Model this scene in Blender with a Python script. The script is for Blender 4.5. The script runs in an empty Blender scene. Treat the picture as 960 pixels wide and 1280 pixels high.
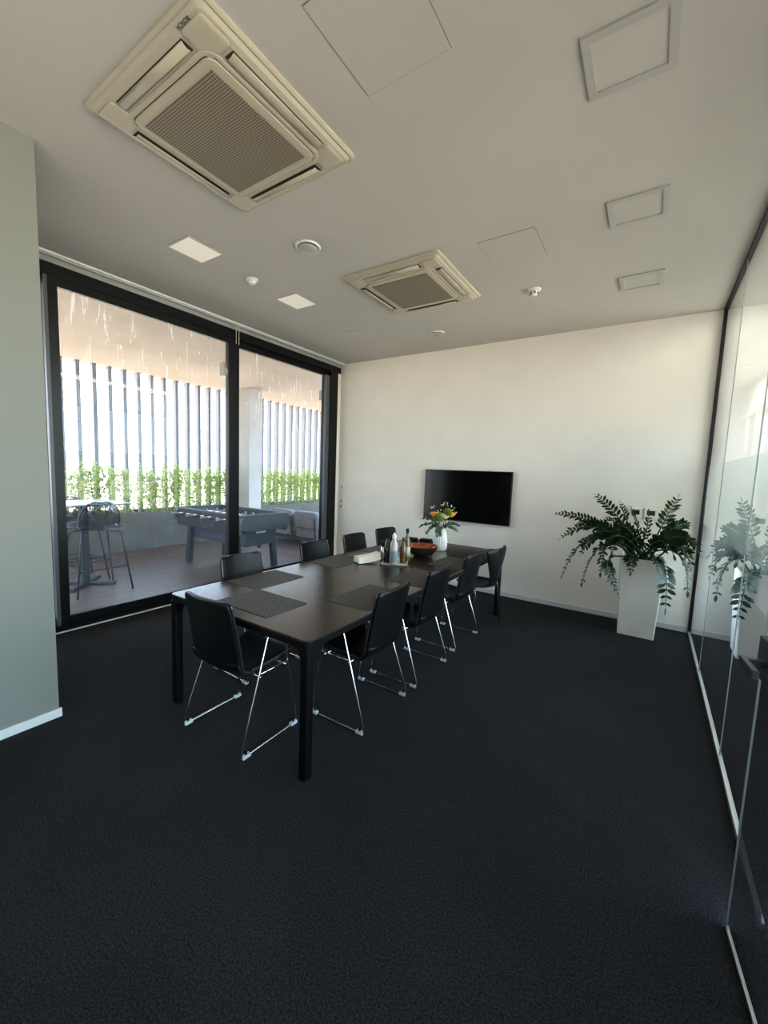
import bpy, bmesh, math, random
from mathutils import Vector, Matrix
random.seed(7)
C = bpy.context.scene.collection
PI = math.pi
H = 3.2864; XL = -4.39; XR = 0.462; YB = 5.275; YN = -2.2

# ------------------------------------------------------------------ materials
def nt(name):
    m = bpy.data.materials.new(name); m.use_nodes = True
    t = m.node_tree
    for n in list(t.nodes): t.nodes.remove(n)
    o = t.nodes.new('ShaderNodeOutputMaterial')
    return m, t, o
def N(t, typ, **kw):
    n = t.nodes.new(typ)
    for k, v in kw.items():
        if k in n.inputs: n.inputs[k].default_value = v
        else: setattr(n, k, v)
    return n
def mat(name, col, rough=.5, metal=0, var=0, scale=20, bump=0, bscale=None, col2=None, spec=.5, emit=0, stretch=None, coat=0):
    m, t, o = nt(name)
    p = N(t, 'ShaderNodeBsdfPrincipled', Roughness=rough, Metallic=metal)
    p.inputs['Specular IOR Level'].default_value = spec
    p.inputs['Coat Weight'].default_value = coat; p.inputs['Coat Roughness'].default_value = .34
    p.inputs['Base Color'].default_value = (*col, 1)
    if emit:
        p.inputs['Emission Color'].default_value = (*col, 1); p.inputs['Emission Strength'].default_value = emit
    tc = N(t, 'ShaderNodeTexCoord'); mp = N(t, 'ShaderNodeMapping')
    t.links.new(tc.outputs['Object'], mp.inputs[0])
    if stretch: mp.inputs['Scale'].default_value = stretch
    if var or col2:
        n = N(t, 'ShaderNodeTexNoise', Scale=scale, Detail=6.0); t.links.new(mp.outputs[0], n.inputs['Vector'])
        r = N(t, 'ShaderNodeValToRGB')
        a = tuple(c*(1-var) for c in col); b = col2 or tuple(min(1, c*(1+var)) for c in col)
        r.color_ramp.elements[0].position = .32; r.color_ramp.elements[1].position = .68
        r.color_ramp.elements[0].color = (*a, 1); r.color_ramp.elements[1].color = (*b, 1)
        t.links.new(n.outputs['Fac'], r.inputs[0]); t.links.new(r.outputs[0], p.inputs['Base Color'])
    if bump:
        n2 = N(t, 'ShaderNodeTexNoise', Scale=bscale or scale, Detail=4.0); t.links.new(mp.outputs[0], n2.inputs['Vector'])
        b = N(t, 'ShaderNodeBump', Strength=bump, Distance=.01); t.links.new(n2.outputs['Fac'], b.inputs['Height'])
        t.links.new(b.outputs[0], p.inputs['Normal'])
    t.links.new(p.outputs[0], o.inputs[0])
    return m
def math_(t, op, a, b=None):
    n = N(t, 'ShaderNodeMath', operation=op)
    for i, v in enumerate((a, b)):
        if v is None: continue
        if isinstance(v, (int, float)): n.inputs[i].default_value = v
        else: t.links.new(v, n.inputs[i])
    return n.outputs[0]
def sheet_glass(name, tint, refl=1.4, rmin=.0, haze=None, rough=0.0):
    """thin pane: transparent + Fresnel mirror, optional milky streaks on the surface"""
    m, t, o = nt(name)
    fr = N(t, 'ShaderNodeFresnel', IOR=1.5)
    f = math_(t, 'MULTIPLY', fr.outputs[0], refl); f = math_(t, 'ADD', f, rmin); f = math_(t, 'MINIMUM', f, .93)
    tr = N(t, 'ShaderNodeBsdfTransparent', Color=(*tint, 1)); gl = N(t, 'ShaderNodeBsdfGlossy', Roughness=rough)
    base = tr
    if haze:
        base = N(t, 'ShaderNodeMixShader')
        tl = N(t, 'ShaderNodeBsdfTranslucent', Color=(.9, .9, .88, 1))
        t.links.new(tr.outputs[0], base.inputs[1]); t.links.new(tl.outputs[0], base.inputs[2])
        tc = N(t, 'ShaderNodeTexCoord'); mp = N(t, 'ShaderNodeMapping'); mp.inputs['Scale'].default_value = (1, 9, .9)
        mp.inputs['Rotation'].default_value = (.35, 0, 0)
        t.links.new(tc.outputs['Object'], mp.inputs[0])
        n = N(t, 'ShaderNodeTexNoise', Scale=3.2, Detail=8.0, Roughness=.6, Distortion=.5); t.links.new(mp.outputs[0], n.inputs['Vector'])
        a = math_(t, 'SUBTRACT', n.outputs['Fac'], .56); a = math_(t, 'MULTIPLY', a, 3.4); a = math_(t, 'MAXIMUM', a, 0.0)
        a = math_(t, 'MINIMUM', a, .30)
        sx = N(t, 'ShaderNodeSeparateXYZ'); t.links.new(tc.outputs['Object'], sx.inputs[0])
        hi = math_(t, 'SUBTRACT', sx.outputs[2], .9); hi = math_(t, 'MULTIPLY', hi, .6); hi = math_(t, 'MAXIMUM', hi, .1); hi = math_(t, 'MINIMUM', hi, 1.0)
        a = math_(t, 'MULTIPLY', a, hi); a = math_(t, 'ADD', a, haze)
        t.links.new(a, base.inputs[0])
    mx = N(t, 'ShaderNodeMixShader')
    t.links.new(f, mx.inputs[0]); t.links.new(base.outputs[0], mx.inputs[1]); t.links.new(gl.outputs[0], mx.inputs[2])
    t.links.new(mx.outputs[0], o.inputs[0])
    return m
def frosted(name):
    m, t, o = nt(name)
    d = N(t, 'ShaderNodeBsdfDiffuse', Color=(.72, .82, .77, 1)); tl = N(t, 'ShaderNodeBsdfTranslucent', Color=(.86, .95, .9, 1))
    a = N(t, 'ShaderNodeMixShader'); a.inputs[0].default_value = .62
    t.links.new(d.outputs[0], a.inputs[1]); t.links.new(tl.outputs[0], a.inputs[2])
    tr = N(t, 'ShaderNodeBsdfTransparent', Color=(.9, 1, .95, 1)); b = N(t, 'ShaderNodeMixShader'); b.inputs[0].default_value = .82
    t.links.new(tr.outputs[0], b.inputs[1]); t.links.new(a.outputs[0], b.inputs[2])
    t.links.new(b.outputs[0], o.inputs[0])
    return m
def leafmat(name, col, col2, rough=.4, trans=.25, scale=14):
    m, t, o = nt(name)
    tc = N(t, 'ShaderNodeTexCoord'); n = N(t, 'ShaderNodeTexNoise', Scale=scale); t.links.new(tc.outputs['Object'], n.inputs['Vector'])
    r = N(t, 'ShaderNodeValToRGB'); r.color_ramp.elements[0].color = (*col, 1); r.color_ramp.elements[1].color = (*col2, 1)
    r.color_ramp.elements[0].position = .35; r.color_ramp.elements[1].position = .65
    t.links.new(n.outputs['Fac'], r.inputs[0])
    p = N(t, 'ShaderNodeBsdfPrincipled', Roughness=rough); t.links.new(r.outputs[0], p.inputs['Base Color'])
    tl = N(t, 'ShaderNodeBsdfTranslucent'); t.links.new(r.outputs[0], tl.inputs[0])
    mx = N(t, 'ShaderNodeMixShader'); mx.inputs[0].default_value = trans
    t.links.new(p.outputs[0], mx.inputs[1]); t.links.new(tl.outputs[0], mx.inputs[2]); t.links.new(mx.outputs[0], o.inputs[0])
    return m
def pattern(name, kind):
    m, t, o = nt(name)
    p = N(t, 'ShaderNodeBsdfPrincipled'); tc = N(t, 'ShaderNodeTexCoord'); s = N(t, 'ShaderNodeSeparateXYZ')
    t.links.new(tc.outputs['Object'], s.inputs[0]); x, y, z = s.outputs
    r = N(t, 'ShaderNodeMix', data_type='RGBA')
    if kind == 'deck':
        q = math_(t, 'FRACT', math_(t, 'DIVIDE', x, .145)); f = math_(t, 'LESS_THAN', q, .06)
        mp = N(t, 'ShaderNodeMapping'); mp.inputs['Scale'].default_value = (9, .8, 1); t.links.new(tc.outputs['Object'], mp.inputs[0])
        n = N(t, 'ShaderNodeTexNoise', Scale=2.5, Detail=5.0); t.links.new(mp.outputs[0], n.inputs['Vector'])
        rr = N(t, 'ShaderNodeValToRGB'); rr.color_ramp.elements[0].color = (.068, .047, .043, 1); rr.color_ramp.elements[1].color = (.145, .103, .094, 1)
        rr.color_ramp.elements[0].position = .3; rr.color_ramp.elements[1].position = .7
        t.links.new(n.outputs['Fac'], rr.inputs[0]); t.links.new(rr.outputs[0], r.inputs[6]); r.inputs[7].default_value = (.014, .01, .01, 1)
        p.inputs['Roughness'].default_value = .4
    elif kind == 'grille':
        a = math_(t, 'SINE', math_(t, 'MULTIPLY', x, 2*PI/.0125)); b = math_(t, 'SINE', math_(t, 'MULTIPLY', y, 2*PI/.0125))
        c = math_(t, 'MULTIPLY', math_(t, 'ADD', a, 1.0), math_(t, 'ADD', b, 1.0)); f = math_(t, 'GREATER_THAN', c, .95)
        r.inputs[6].default_value = (.30, .26, .20, 1); r.inputs[7].default_value = (.085, .07, .05, 1); p.inputs['Roughness'].default_value = .6
    elif kind == 'mat':
        a = math_(t, 'SINE', math_(t, 'MULTIPLY', x, 2*PI/.016)); b = math_(t, 'SINE', math_(t, 'MULTIPLY', y, 2*PI/.016))
        f = math_(t, 'GREATER_THAN', math_(t, 'MULTIPLY', a, b), 0.0)
        r.inputs[6].default_value = (.022, .019, .019, 1); r.inputs[7].default_value = (.15, .132, .125, 1); p.inputs['Roughness'].default_value = .6
        p.inputs['Specular IOR Level'].default_value = .3
    t.links.new(f, r.inputs[0]); t.links.new(r.outputs[2], p.inputs['Base Color']); t.links.new(p.outputs[0], o.inputs[0])
    return m
def carpet_mat():
    m, t, o = nt('carpet')
    p = N(t, 'ShaderNodeBsdfPrincipled', Roughness=.95); p.inputs['Specular IOR Level'].default_value = .15
    tc = N(t, 'ShaderNodeTexCoord')
    n = N(t, 'ShaderNodeTexNoise', Scale=150.0, Detail=4.0, Roughness=.7); t.links.new(tc.outputs['Object'], n.inputs['Vector'])
    n3 = N(t, 'ShaderNodeTexNoise', Scale=2.2, Detail=4.0); t.links.new(tc.outputs['Object'], n3.inputs['Vector'])
    r = N(t, 'ShaderNodeValToRGB'); r.color_ramp.elements[0].color = (.011, .0108, .0113, 1); r.color_ramp.elements[1].color = (.052, .0515, .054, 1)
    r.color_ramp.elements[0].position = .36; r.color_ramp.elements[1].position = .66
    t.links.new(n.outputs['Fac'], r.inputs[0])
    s = N(t, 'ShaderNodeSeparateXYZ'); t.links.new(tc.outputs['Object'], s.inputs[0])
    fx = math_(t, 'LESS_THAN', math_(t, 'FRACT', math_(t, 'DIVIDE', s.outputs[0], .5)), .008)
    fy = math_(t, 'LESS_THAN', math_(t, 'FRACT', math_(t, 'DIVIDE', s.outputs[1], .5)), .008)
    g = math_(t, 'MULTIPLY', math_(t, 'MAXIMUM', fx, fy), -.12)
    g = math_(t, 'ADD', g, math_(t, 'ADD', .75, math_(t, 'MULTIPLY', n3.outputs['Fac'], .5)))
    mul = N(t, 'ShaderNodeVectorMath', operation='SCALE'); t.links.new(r.outputs[0], mul.inputs[0]); t.links.new(g, mul.inputs['Scale'])
    t.links.new(mul.outputs[0], p.inputs['Base Color'])
    b = N(t, 'ShaderNodeBump', Strength=.5, Distance=.004); t.links.new(n.outputs['Fac'], b.inputs['Height']); t.links.new(b.outputs[0], p.inputs['Normal'])
    t.links.new(p.outputs[0], o.inputs[0]); return m

M = dict(
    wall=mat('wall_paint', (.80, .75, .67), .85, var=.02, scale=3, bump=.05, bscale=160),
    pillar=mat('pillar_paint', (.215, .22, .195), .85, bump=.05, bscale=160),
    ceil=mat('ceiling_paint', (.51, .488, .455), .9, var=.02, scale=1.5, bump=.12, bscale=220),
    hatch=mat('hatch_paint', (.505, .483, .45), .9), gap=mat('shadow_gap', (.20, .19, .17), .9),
    carpet=carpet_mat(), base=mat('baseboard_paint', (.62, .62, .60), .5),
    black=mat('black_frame', (.006, .0065, .008), .38, spec=.35), greyframe=mat('grey_sash_edge', (.10, .105, .115), .4),
    alu=mat('aluminium_rail', (.55, .57, .58), .4, metal=.8), track=mat('blind_track', (.30, .31, .30), .6),
    glass=sheet_glass('window_glass', (.95, .97, .97), .9, haze=.03), pglass=sheet_glass('partition_glass', (.86, .92, .89), 1.15, .02),
    frost=frosted('frosted_film'), seam=mat('glass_joint', (.22, .25, .24), .3), seamd=mat('glass_edge', (.45, .55, .52), .2),
    ac=mat('ac_plastic', (.48, .44, .35), .42), acd=mat('ac_slot_dark', (.05, .04, .03), .7), acl=mat('ac_louvre', (.42, .38, .30), .4), grille=pattern('ac_grille', 'grille'),
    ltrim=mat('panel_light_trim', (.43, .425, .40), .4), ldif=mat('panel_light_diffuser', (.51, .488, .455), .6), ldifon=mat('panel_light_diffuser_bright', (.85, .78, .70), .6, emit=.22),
    white=mat('white_plastic', (.72, .70, .66), .45), grey=mat('grey_plastic', (.28, .28, .27), .5), ink=mat('dark_ink', (.05, .045, .04), .5),
    screen=mat('tv_screen', (.0025, .0025, .003), .14, spec=.2), tvb=mat('tv_bezel', (.006, .006, .006), .35),
    table=mat('table_veneer', (.040, .029, .023), .23, var=.35, scale=4, stretch=(9, .8, 1), bump=.01, bscale=30, spec=.6, coat=.0),
    tleg=mat('table_leg_black', (.003, .003, .004), .45, spec=.3), pmat=pattern('woven_placemat', 'mat'),
    leather=mat('black_leather', (.006, .0065, .0075), .40, bump=.08, bscale=90, spec=.34), lseat=mat('black_leather_seat', (.006, .0065, .0075), .36, bump=.08, bscale=90, spec=.6), edge=mat('glossy_edge', (.03, .032, .035), .12, spec=.9),
    chrome=mat('chrome', (.82, .83, .85), .14, metal=1), clear=mat('clear_plastic_glide', (.55, .57, .6), .2, spec=.8),
    pot=mat('white_planter', (.74, .72, .66), .55, var=.02, scale=5), soil=mat('soil', (.02, .014, .01), .95, bump=.8, bscale=60),
    zz=leafmat('zz_leaf', (.010, .028, .012), (.030, .070, .024), .38, .12), stem=mat('zz_stem', (.030, .060, .022), .5),
    hedge=leafmat('hedge_leaf', (.32, .42, .10), (.60, .70, .26), .5, .5), hstem=mat('hedge_stem', (.12, .09, .05), .8),
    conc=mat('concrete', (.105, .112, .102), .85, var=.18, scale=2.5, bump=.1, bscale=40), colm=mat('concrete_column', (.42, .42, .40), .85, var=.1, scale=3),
    soffit=mat('terrace_soffit', (.62, .53, .45), .9, var=.08, scale=1.2), deck=pattern('deck_boards', 'deck'),
    fin=mat('facade_fin', (.21, .19, .185), .6), fing=mat('fin_edge_lit_blue', (.15, .18, .24), .5),  # bluish light on the fins is put into the edge colour
    metal=mat('dark_grey_metal', (.035, .042, .055), .45, metal=.2), mesh_=sheet_glass('perforated_metal', (.55, .57, .62), .3, .0, haze=None),
    turq=mat('pale_blue_tabletop', (.16, .23, .25), .3), foos=mat('football_table_grey', (.060, .075, .095), .45), foosb=mat('football_table_blue', (.045, .065, .095), .45),
    foosd=mat('football_table_leg', (.028, .034, .045), .45), green=mat('play_field', (.02, .09, .04), .7), sofa=mat('sofa_fabric', (.21, .22, .24), .9, var=.1, scale=8, bump=.2, bscale=200),
    sofaf=mat('sofa_frame', (.045, .05, .06), .5), vase=mat('white_ceramic', (.80, .76, .70), .35), euc=leafmat('eucalyptus', (.06, .11, .07), (.16, .24, .17), .5, .2, 40),
    yellow=mat('yellow_petal', (.80, .42, .05), .6, var=.2, scale=60), cream=mat('cream_petal', (.85, .72, .42), .6, var=.1, scale=60),
    pomp=mat('green_pompom', (.11, .19, .02), .8, var=.5, scale=160, bump=1, bscale=220), wax=mat('waxflower', (.80, .68, .66), .6),
    copper=mat('copper', (.62, .25, .16), .12, metal=1), bowl=mat('bowl_outside', (.035, .025, .025), .35), tray=mat('white_tray', (.75, .74, .72), .3),
    nap=mat('cream_napkin', (.74, .70, .60), .9), dglass=mat('dark_bottle', (.006, .005, .006), .1, spec=.8), amber=mat('amber_bottle', (.13, .045, .012), .15, spec=.8),
    olive=mat('olive_bottle', (.075, .085, .02), .15, spec=.8), pinkb=mat('clear_bottle', (.42, .36, .35), .15, spec=.8), label=mat('bluegrey_label', (.20, .25, .29), .6),
    labelw=mat('pale_label', (.50, .48, .36), .6), steel=mat('brushed_steel', (.6, .6, .6), .25, metal=1), hole=mat('black_display', (.01, .01, .012), .2),
    lock=mat('lock_dark_metal', (.075, .08, .10), .35, metal=.6), cwall=mat('corridor_wall', (.85, .86, .86), .9), cceil=mat('corridor_ceiling', (.78, .78, .74), .9),
    drape=mat('white_drape', (.85, .84, .78), .9), lamp=mat('lamp_glow', (1, .95, .85), .5, emit=2.5), fig=mat('player_grey', (.3, .3, .32), .5),
)

# ------------------------------------------------------------------ object helpers
def obj(name, bm, m, parent=None, smooth=False, bevel=0, sub=0, solid=0):
    me = bpy.data.meshes.new(name); bm.to_mesh(me); bm.free()
    ms = m if isinstance(m, (list, tuple)) else [m]
    for k in ms: me.materials.append(k)
    if smooth:
        for p in me.polygons: p.use_smooth = True
    o = bpy.data.objects.new(name, me); C.objects.link(o)
    if parent is not None: o.parent = parent
    if solid:
        s = o.modifiers.new('s', 'SOLIDIFY'); s.thickness = solid; s.offset = 0
    if bevel:
        b = o.modifiers.new('b', 'BEVEL'); b.width = bevel; b.segments = 2; b.limit_method = 'ANGLE'
    if sub:
        s = o.modifiers.new('u', 'SUBSURF'); s.levels = sub; s.render_levels = sub
    return o
def tag(o, label=None, cat=None, group=None, kind=None):
    if label: o['label'] = label
    if cat: o['category'] = cat
    if group: o['group'] = group
    if kind: o['kind'] = kind
    return o
def thing(name, label, cat, loc=(0, 0, 0), rz=0, group=None, kind=None):
    o = bpy.data.objects.new(name, None); o.empty_display_size = .1; C.objects.link(o)
    o.location = loc; o.rotation_euler = (0, 0, rz)
    return tag(o, label, cat, group, kind)
def struct(name, bm, m, label=None, cat=None, parent=None, **k):
    o = obj(name, bm, m, parent, **k)
    if parent is None: tag(o, label, cat, kind='structure')
    return o
def dup(root, loc, rz, label=None, group=None):
    r = root.copy(); C.objects.link(r); r.location = loc; r.rotation_euler = (0, 0, rz)
    if label: r['label'] = label
    if group: r['group'] = group
    for ch in list(root.children):
        c = ch.copy(); C.objects.link(c); c.parent = r
        for g in list(ch.children):
            d = g.copy(); C.objects.link(d); d.parent = c
    return r
def B(): return bmesh.new()
def box(bm, x0, x1, y0, y1, z0, z1, mi=0):
    v = [bm.verts.new((x, y, z)) for z in (z0, z1) for x, y in ((x0, y0), (x1, y0), (x1, y1), (x0, y1))]
    for f in ((3, 2, 1, 0), (4, 5, 6, 7), (0, 1, 5, 4), (1, 2, 6, 5), (2, 3, 7, 6), (3, 0, 4, 7)):
        bm.faces.new([v[i] for i in f]).material_index = mi
    return bm
def bx(*a): return box(B(), *a)
def loft(bm, rings, cap=True, closed=True, mi=0, loop=False):
    vr = [[bm.verts.new(p) for p in r] for r in rings]; n = len(vr[0])
    pairs = list(zip(vr, vr[1:])) + ([(vr[-1], vr[0])] if loop else [])
    for a, b in pairs:
        for i in range(n if closed else n-1):
            j = (i+1) % n
            try: bm.faces.new((a[i], a[j], b[j], b[i])).material_index = mi
            except ValueError: pass
    if cap and closed and not loop:
        bm.faces.new(list(reversed(vr[0]))).material_index = mi; bm.faces.new(vr[-1]).material_index = mi
    return bm
def circ(cx, cy, z, r, n=24): return [(cx+r*math.cos(2*PI*i/n), cy+r*math.sin(2*PI*i/n), z) for i in range(n)]
def lathe(prof, cx=0, cy=0, n=24, bm=None, mi=0):
    return loft(bm or B(), [circ(cx, cy, z, max(r, 1e-4), n) for r, z in prof], mi=mi)
def rrect(cx, cy, hx, hy, r, z, n=5):
    pts = []
    for sx, sy, a0 in ((1, 1, 0), (-1, 1, PI/2), (-1, -1, PI), (1, -1, 3*PI/2)):
        for k in range(n+1):
            a = a0+PI/2*k/n; pts.append((cx+sx*(hx-r)+r*math.cos(a), cy+sy*(hy-r)+r*math.sin(a), z))
    return pts
def tube(pts, r, n=8, bm=None, closed=False, mi=0, rs=None):
    P = [Vector(p) for p in pts]; bm = bm or B(); rings = []; up = None
    L = len(P)
    for i, p in enumerate(P):
        if closed: d = (P[(i+1) % L]-P[i-1])
        else: d = P[min(i+1, L-1)]-P[max(i-1, 0)]
        d.normalize()
        if up is None:
            up = Vector((0, 0, 1)) if abs(d.z) < .9 else Vector((1, 0, 0))
        up = (up-d*up.dot(d)); up.normalize(); s = d.cross(up)
        rr = rs[i] if rs else r
        rings.append([p+(up*math.cos(2*PI*k/n)+s*math.sin(2*PI*k/n))*rr for k in range(n)])
    return loft(bm, rings, loop=closed, mi=mi)
def bar(bm, a, b, w, h=None, up=(0, 0, 1)):
    a = Vector(a); b = Vector(b); d = (b-a).normalized(); u = Vector(up); u = (u-d*u.dot(d)).normalized(); s = d.cross(u); h = h or w
    rings = [[p+s*sx*w/2+u*sy*h/2 for sx, sy in ((-1, -1), (1, -1), (1, 1), (-1, 1))] for p in (a, b)]
    return loft(bm, rings)
def fillet(pts, r=.03, n=4, closed=False):
    P = [Vector(p) for p in pts]; L = len(P); out = []
    for i, p in enumerate(P):
        if not closed and i in (0, L-1): out.append(p); continue
        a = P[i-1]; b = P[(i+1) % L]; da = a-p; db = b-p
        ra = min(r, da.length*.45, db.length*.45); A = p+da.normalized()*ra; Bb = p+db.normalized()*ra
        for k in range(n+1):
            t = k/n; out.append(A*(1-t)**2+p*2*t*(1-t)+Bb*t*t)
    return out
def catmull(pts, n=6):
    P = [Vector(p) for p in pts]; out = []
    for i in range(len(P)-1):
        p0 = P[max(i-1, 0)]; p1 = P[i]; p2 = P[i+1]; p3 = P[min(i+2, len(P)-1)]
        for k in range(n):
            t = k/n; out.append(.5*((2*p1)+(p2-p0)*t+(2*p0-5*p1+4*p2-p3)*t*t+(3*p1-p0-3*p2+p3)*t**3))
    out.append(P[-1]); return out

# ------------------------------------------------------------------ setting: room shell
struct('floor', bx(XL-.12, 1.45, YN, 10, -.1, 0), M['carpet'], 'dark charcoal carpet floor of the meeting room', 'floor')
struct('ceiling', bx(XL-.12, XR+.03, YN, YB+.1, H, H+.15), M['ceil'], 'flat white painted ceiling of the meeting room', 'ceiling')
struct('wall_back', bx(XL-.12, XR+.03, YB, YB+.12, -.05, H), M['wall'], 'cream white end wall behind the television', 'wall')
struct('wall_near', bx(XL-.12, XR+.03, YN-.12, YN, -.05, H), M['wall'], 'white wall behind the photographer', 'wall')
struct('wall_left', bx(XL-.12, -2.935, YN, .905, 0, H), M['pillar'], 'pale grey-green wall end at the left edge', 'wall')
struct('baseboard_left', bx(-2.935, -2.920, YN, .917, 0, .055), M['base'], 'white skirting at the foot of the left wall end', 'baseboard', bevel=.003)
struct('baseboard_back', bx(XL+.1, XR-.03, YB-.014, YB, 0, .06), M['base'], 'thin white skirting along the end wall', 'baseboard', bevel=.003)

# window wall
w = thing('window_1', 'tall black framed sliding terrace glazing along the left side', 'window', (XL, 3.05, 0), kind='structure')
def lw(bm):
    bmesh.ops.translate(bm, verts=bm.verts, vec=(-XL, -3.05, 0)); return bm
Y0, Y1 = .905, YB
f = B(); box(f, XL-.14, XL+.0, Y0, Y1, 3.13, 3.228); box(f, XL-.14, XL-.02, Y0, Y1, 0, .055); box(f, XL-.14, XL+.0, 5.03, 5.205, 0, 3.13)
obj('frame', lw(f), M['black'], w, bevel=.004)
obj('side_infill', lw(bx(XL-.14, XL-.002, 5.205, YB, 0, H)), M['wall'], w)
def sash(y0, y1, x0, x1, wl, wr, edge=None):
    s = B(); zb, zt = .055, 3.13
    box(s, x0, x1, y0, y1, zt-.075, zt); box(s, x0, x1, y0, y1, zb, zb+.085)
    box(s, x0, x1, y0, y0+wl, zb+.085, zt-.075); box(s, x0, x1, y1-wr, y1, zb+.085, zt-.075)
    so = obj('sash', lw(s), M['black'], w, bevel=.003)
    xm = (x0+x1)/2
    g = B(); vs = [g.verts.new(p) for p in ((xm, y0+wl, zb+.085), (xm, y1-wr, zb+.085), (xm, y1-wr, zt-.075), (xm, y0+wl, zt-.075))]; g.faces.new(vs)
    obj('pane', lw(g), M['glass'], so)
sash(.905, 1.42, XL-.12, XL-.07, .02, .05)
sash(1.40, 3.32, XL-.06, XL-.012, .075, .15)
sash(3.20, 5.03, XL-.12, XL-.07, .06, .085)
e = B(); box(e, XL-.058, XL-.010, 1.375, 1.402, .06, 3.125); obj('stile_edge', lw(e), M['greyframe'], w)
e = B(); box(e, XL-.066, XL-.02, 4.945, 5.03, .14, 3.06); obj('stile_edge', lw(e), M['greyframe'], w)
struct('trim_1', bx(XL-.14, XL+.0, Y0, YB, 3.228, H), M['track'], 'grey blind track strip between window head and ceiling', 'trim')
t = thing('blind_track', 'slim white blind rail running along the ceiling above the window', 'rail', (XL+.06, 3.1, H))
tb = B(); box(tb, -.03, .0, -2.19, 2.17, -.022, 0); box(tb, .012, .03, -2.19, 2.17, -.018, 0); obj('rail', tb, M['base'], t, bevel=.002)
for dy in (.12, .16): obj('cord', tube([(0, dy, -.02), (0, dy, -.24)], .003, 6), M['white'], t)
struct('trim_2', bx(XL-.14, XL+.012, 1.0, YB-.02, 0, .012), M['base'], 'thin pale floor strip along the foot of the window', 'trim')
struct('trim_3', bx(XL-.02, XL-.001, 1.0, 5.2, .012, .052), M['black'], 'black sill upstand under the sliding glazing', 'trim')

# glass partition on the right
YD = 1.86
p = thing('window_2', 'frameless glass partition with frosted band along the right side', 'glass partition', (XR, 3.5, 0), kind='structure')
def lp(bm):
    bmesh.ops.translate(bm, verts=bm.verts, vec=(-XR, -3.5, 0)); return bm
obj('top_channel', lp(bx(XR-.016, XR+.016, YN, YB, H-.022, H)), M['black'], p)
obj('end_channel', lp(bx(XR-.014, XR+.014, YB-.035, YB, 0, H-.022)), M['black'], p)
obj('floor_rail', lp(bx(XR-.011, XR+.011, YD, YB-.035, 0, .026)), M['alu'], p, bevel=.002)
ys = [YB-.035, 4.17, 2.93, YD]
for a, b in zip(ys, ys[1:]):
    g = B(); vs = [g.verts.new(q) for q in ((XR, b+.003, .026), (XR, a-.003, .026), (XR, a-.003, H-.022), (XR, b+.003, H-.022))]; g.faces.new(vs)
    go = obj('glass_pane', lp(g), M['pglass'], p)
    g = B(); vs = [g.verts.new(q) for q in ((XR+.006, b+.004, 1.18), (XR+.006, a-.004, 1.18), (XR+.006, a-.004, 1.752), (XR+.006, b+.004, 1.752))]; g.faces.new(vs)
    obj('frosted_band', lp(g), M['frost'], go)
for y in ys[1:3]: obj('joint', lp(bx(XR-.003, XR+.003, y-.002, y+.002, .026, H-.022)), M['seam'], p)
# near pane past the door, out of sight but present
g = B(); vs = [g.verts.new(q) for q in ((XR, YN, .0), (XR, .84, .0), (XR, .84, H-.03), (XR, YN, H-.03))]; g.faces.new(vs)
obj('glass_pane', lp(g), M['pglass'], p)
g = B(); vs = [g.verts.new(q) for q in ((XR, .84, 2.42), (XR, YD, 2.42), (XR, YD, H-.03), (XR, .84, H-.03))]; g.faces.new(vs)
obj('glass_pane', lp(g), M['pglass'], p)
# door leaf, ajar into the room, hinged at (XR-.01,.87)
ang = math.atan2(.095, .935)
d = thing('door_1', 'glass door leaf standing slightly ajar with dark metal lever', 'door', (XR-.008, .86, 0), ang, kind='structure')
g = B(); vs = [g.verts.new(q) for q in ((0, 0, .012), (0, .935, .012), (0, .935, 2.4), (0, 0, 2.4))]; g.faces.new(vs); obj('glass_leaf', g, M['pglass'], d)
obj('leaf_edge', bx(-.003, .003, .934, .938, .012, 2.4), M['seam'], d)
obj('bottom_seal', bx(-.005, .005, 0, .935, .004, .014), M['alu'], d)
k = obj('lock_case', bx(-.018, .018, .79, .925, .955, 1.09), M['lock'], d, bevel=.003)
hb = B()
for s in (-1, 1):
    bar(hb, (s*.018, .845, 1.02), (s*.075, .845, 1.02), .022); bar(hb, (s*.075, .858, 1.02), (s*.075, .73, 1.02), .016, .026)
obj('lever', hb, M['lock'], k, bevel=.002)

# neighbouring corridor seen through the glass
struct('trim_4', bx(XR+.03, 1.45, YN, 10, H, H+.12), M['cceil'], 'bright white ceiling of the corridor beyond the glass', 'ceiling')
struct('wall_corridor_end', bx(XR+.03, 1.45, 9.9, 10.05, 0, H), M['cwall'], 'pale end wall of the corridor beyond the glass', 'wall')
struct('wall_corridor_return', bx(XR+.031, XR+.13, YB, 9.9, 0, H), M['cwall'], 'white corridor wall continuing past the glass partition', 'wall')
wc = B(); box(wc, 1.30, 1.42, YN, 9.9, 2.72, H); box(wc, 1.30, 1.42, YN, 9.9, 0, .5)
for y in (YN, 0.9, 3.9, 6.6, 9.3): box(wc, 1.30, 1.42, y, y+.35, .5, 2.72)
struct('wall_corridor_side', wc, M['cwall'], 'white corridor side wall with bright window openings', 'wall')
struct('trim_5', bx(1.22, 1.30, YN, 9.9, 2.70, 2.80), M['cwall'], 'white header rail above the corridor windows', 'trim')
for i, y in enumerate((7.3, 8.2, 9.0)):
    rr = []
    for z in (.1, 2.7):
        rr.append([(1.25+.02*math.sin(k*1.3), y-.14+.28*k/20, z) for k in range(21)])
    dr = B(); loft(dr, rr, closed=False)
    o = obj('drape', dr, M['drape'], smooth=True, solid=.004)
    tag(o, ['white drape nearest the camera in the corridor beyond the glass', 'middle white drape in the corridor beyond the glass', 'farthest white drape by the corridor end wall'][i], 'curtain', 'white drapes in the corridor')
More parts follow.
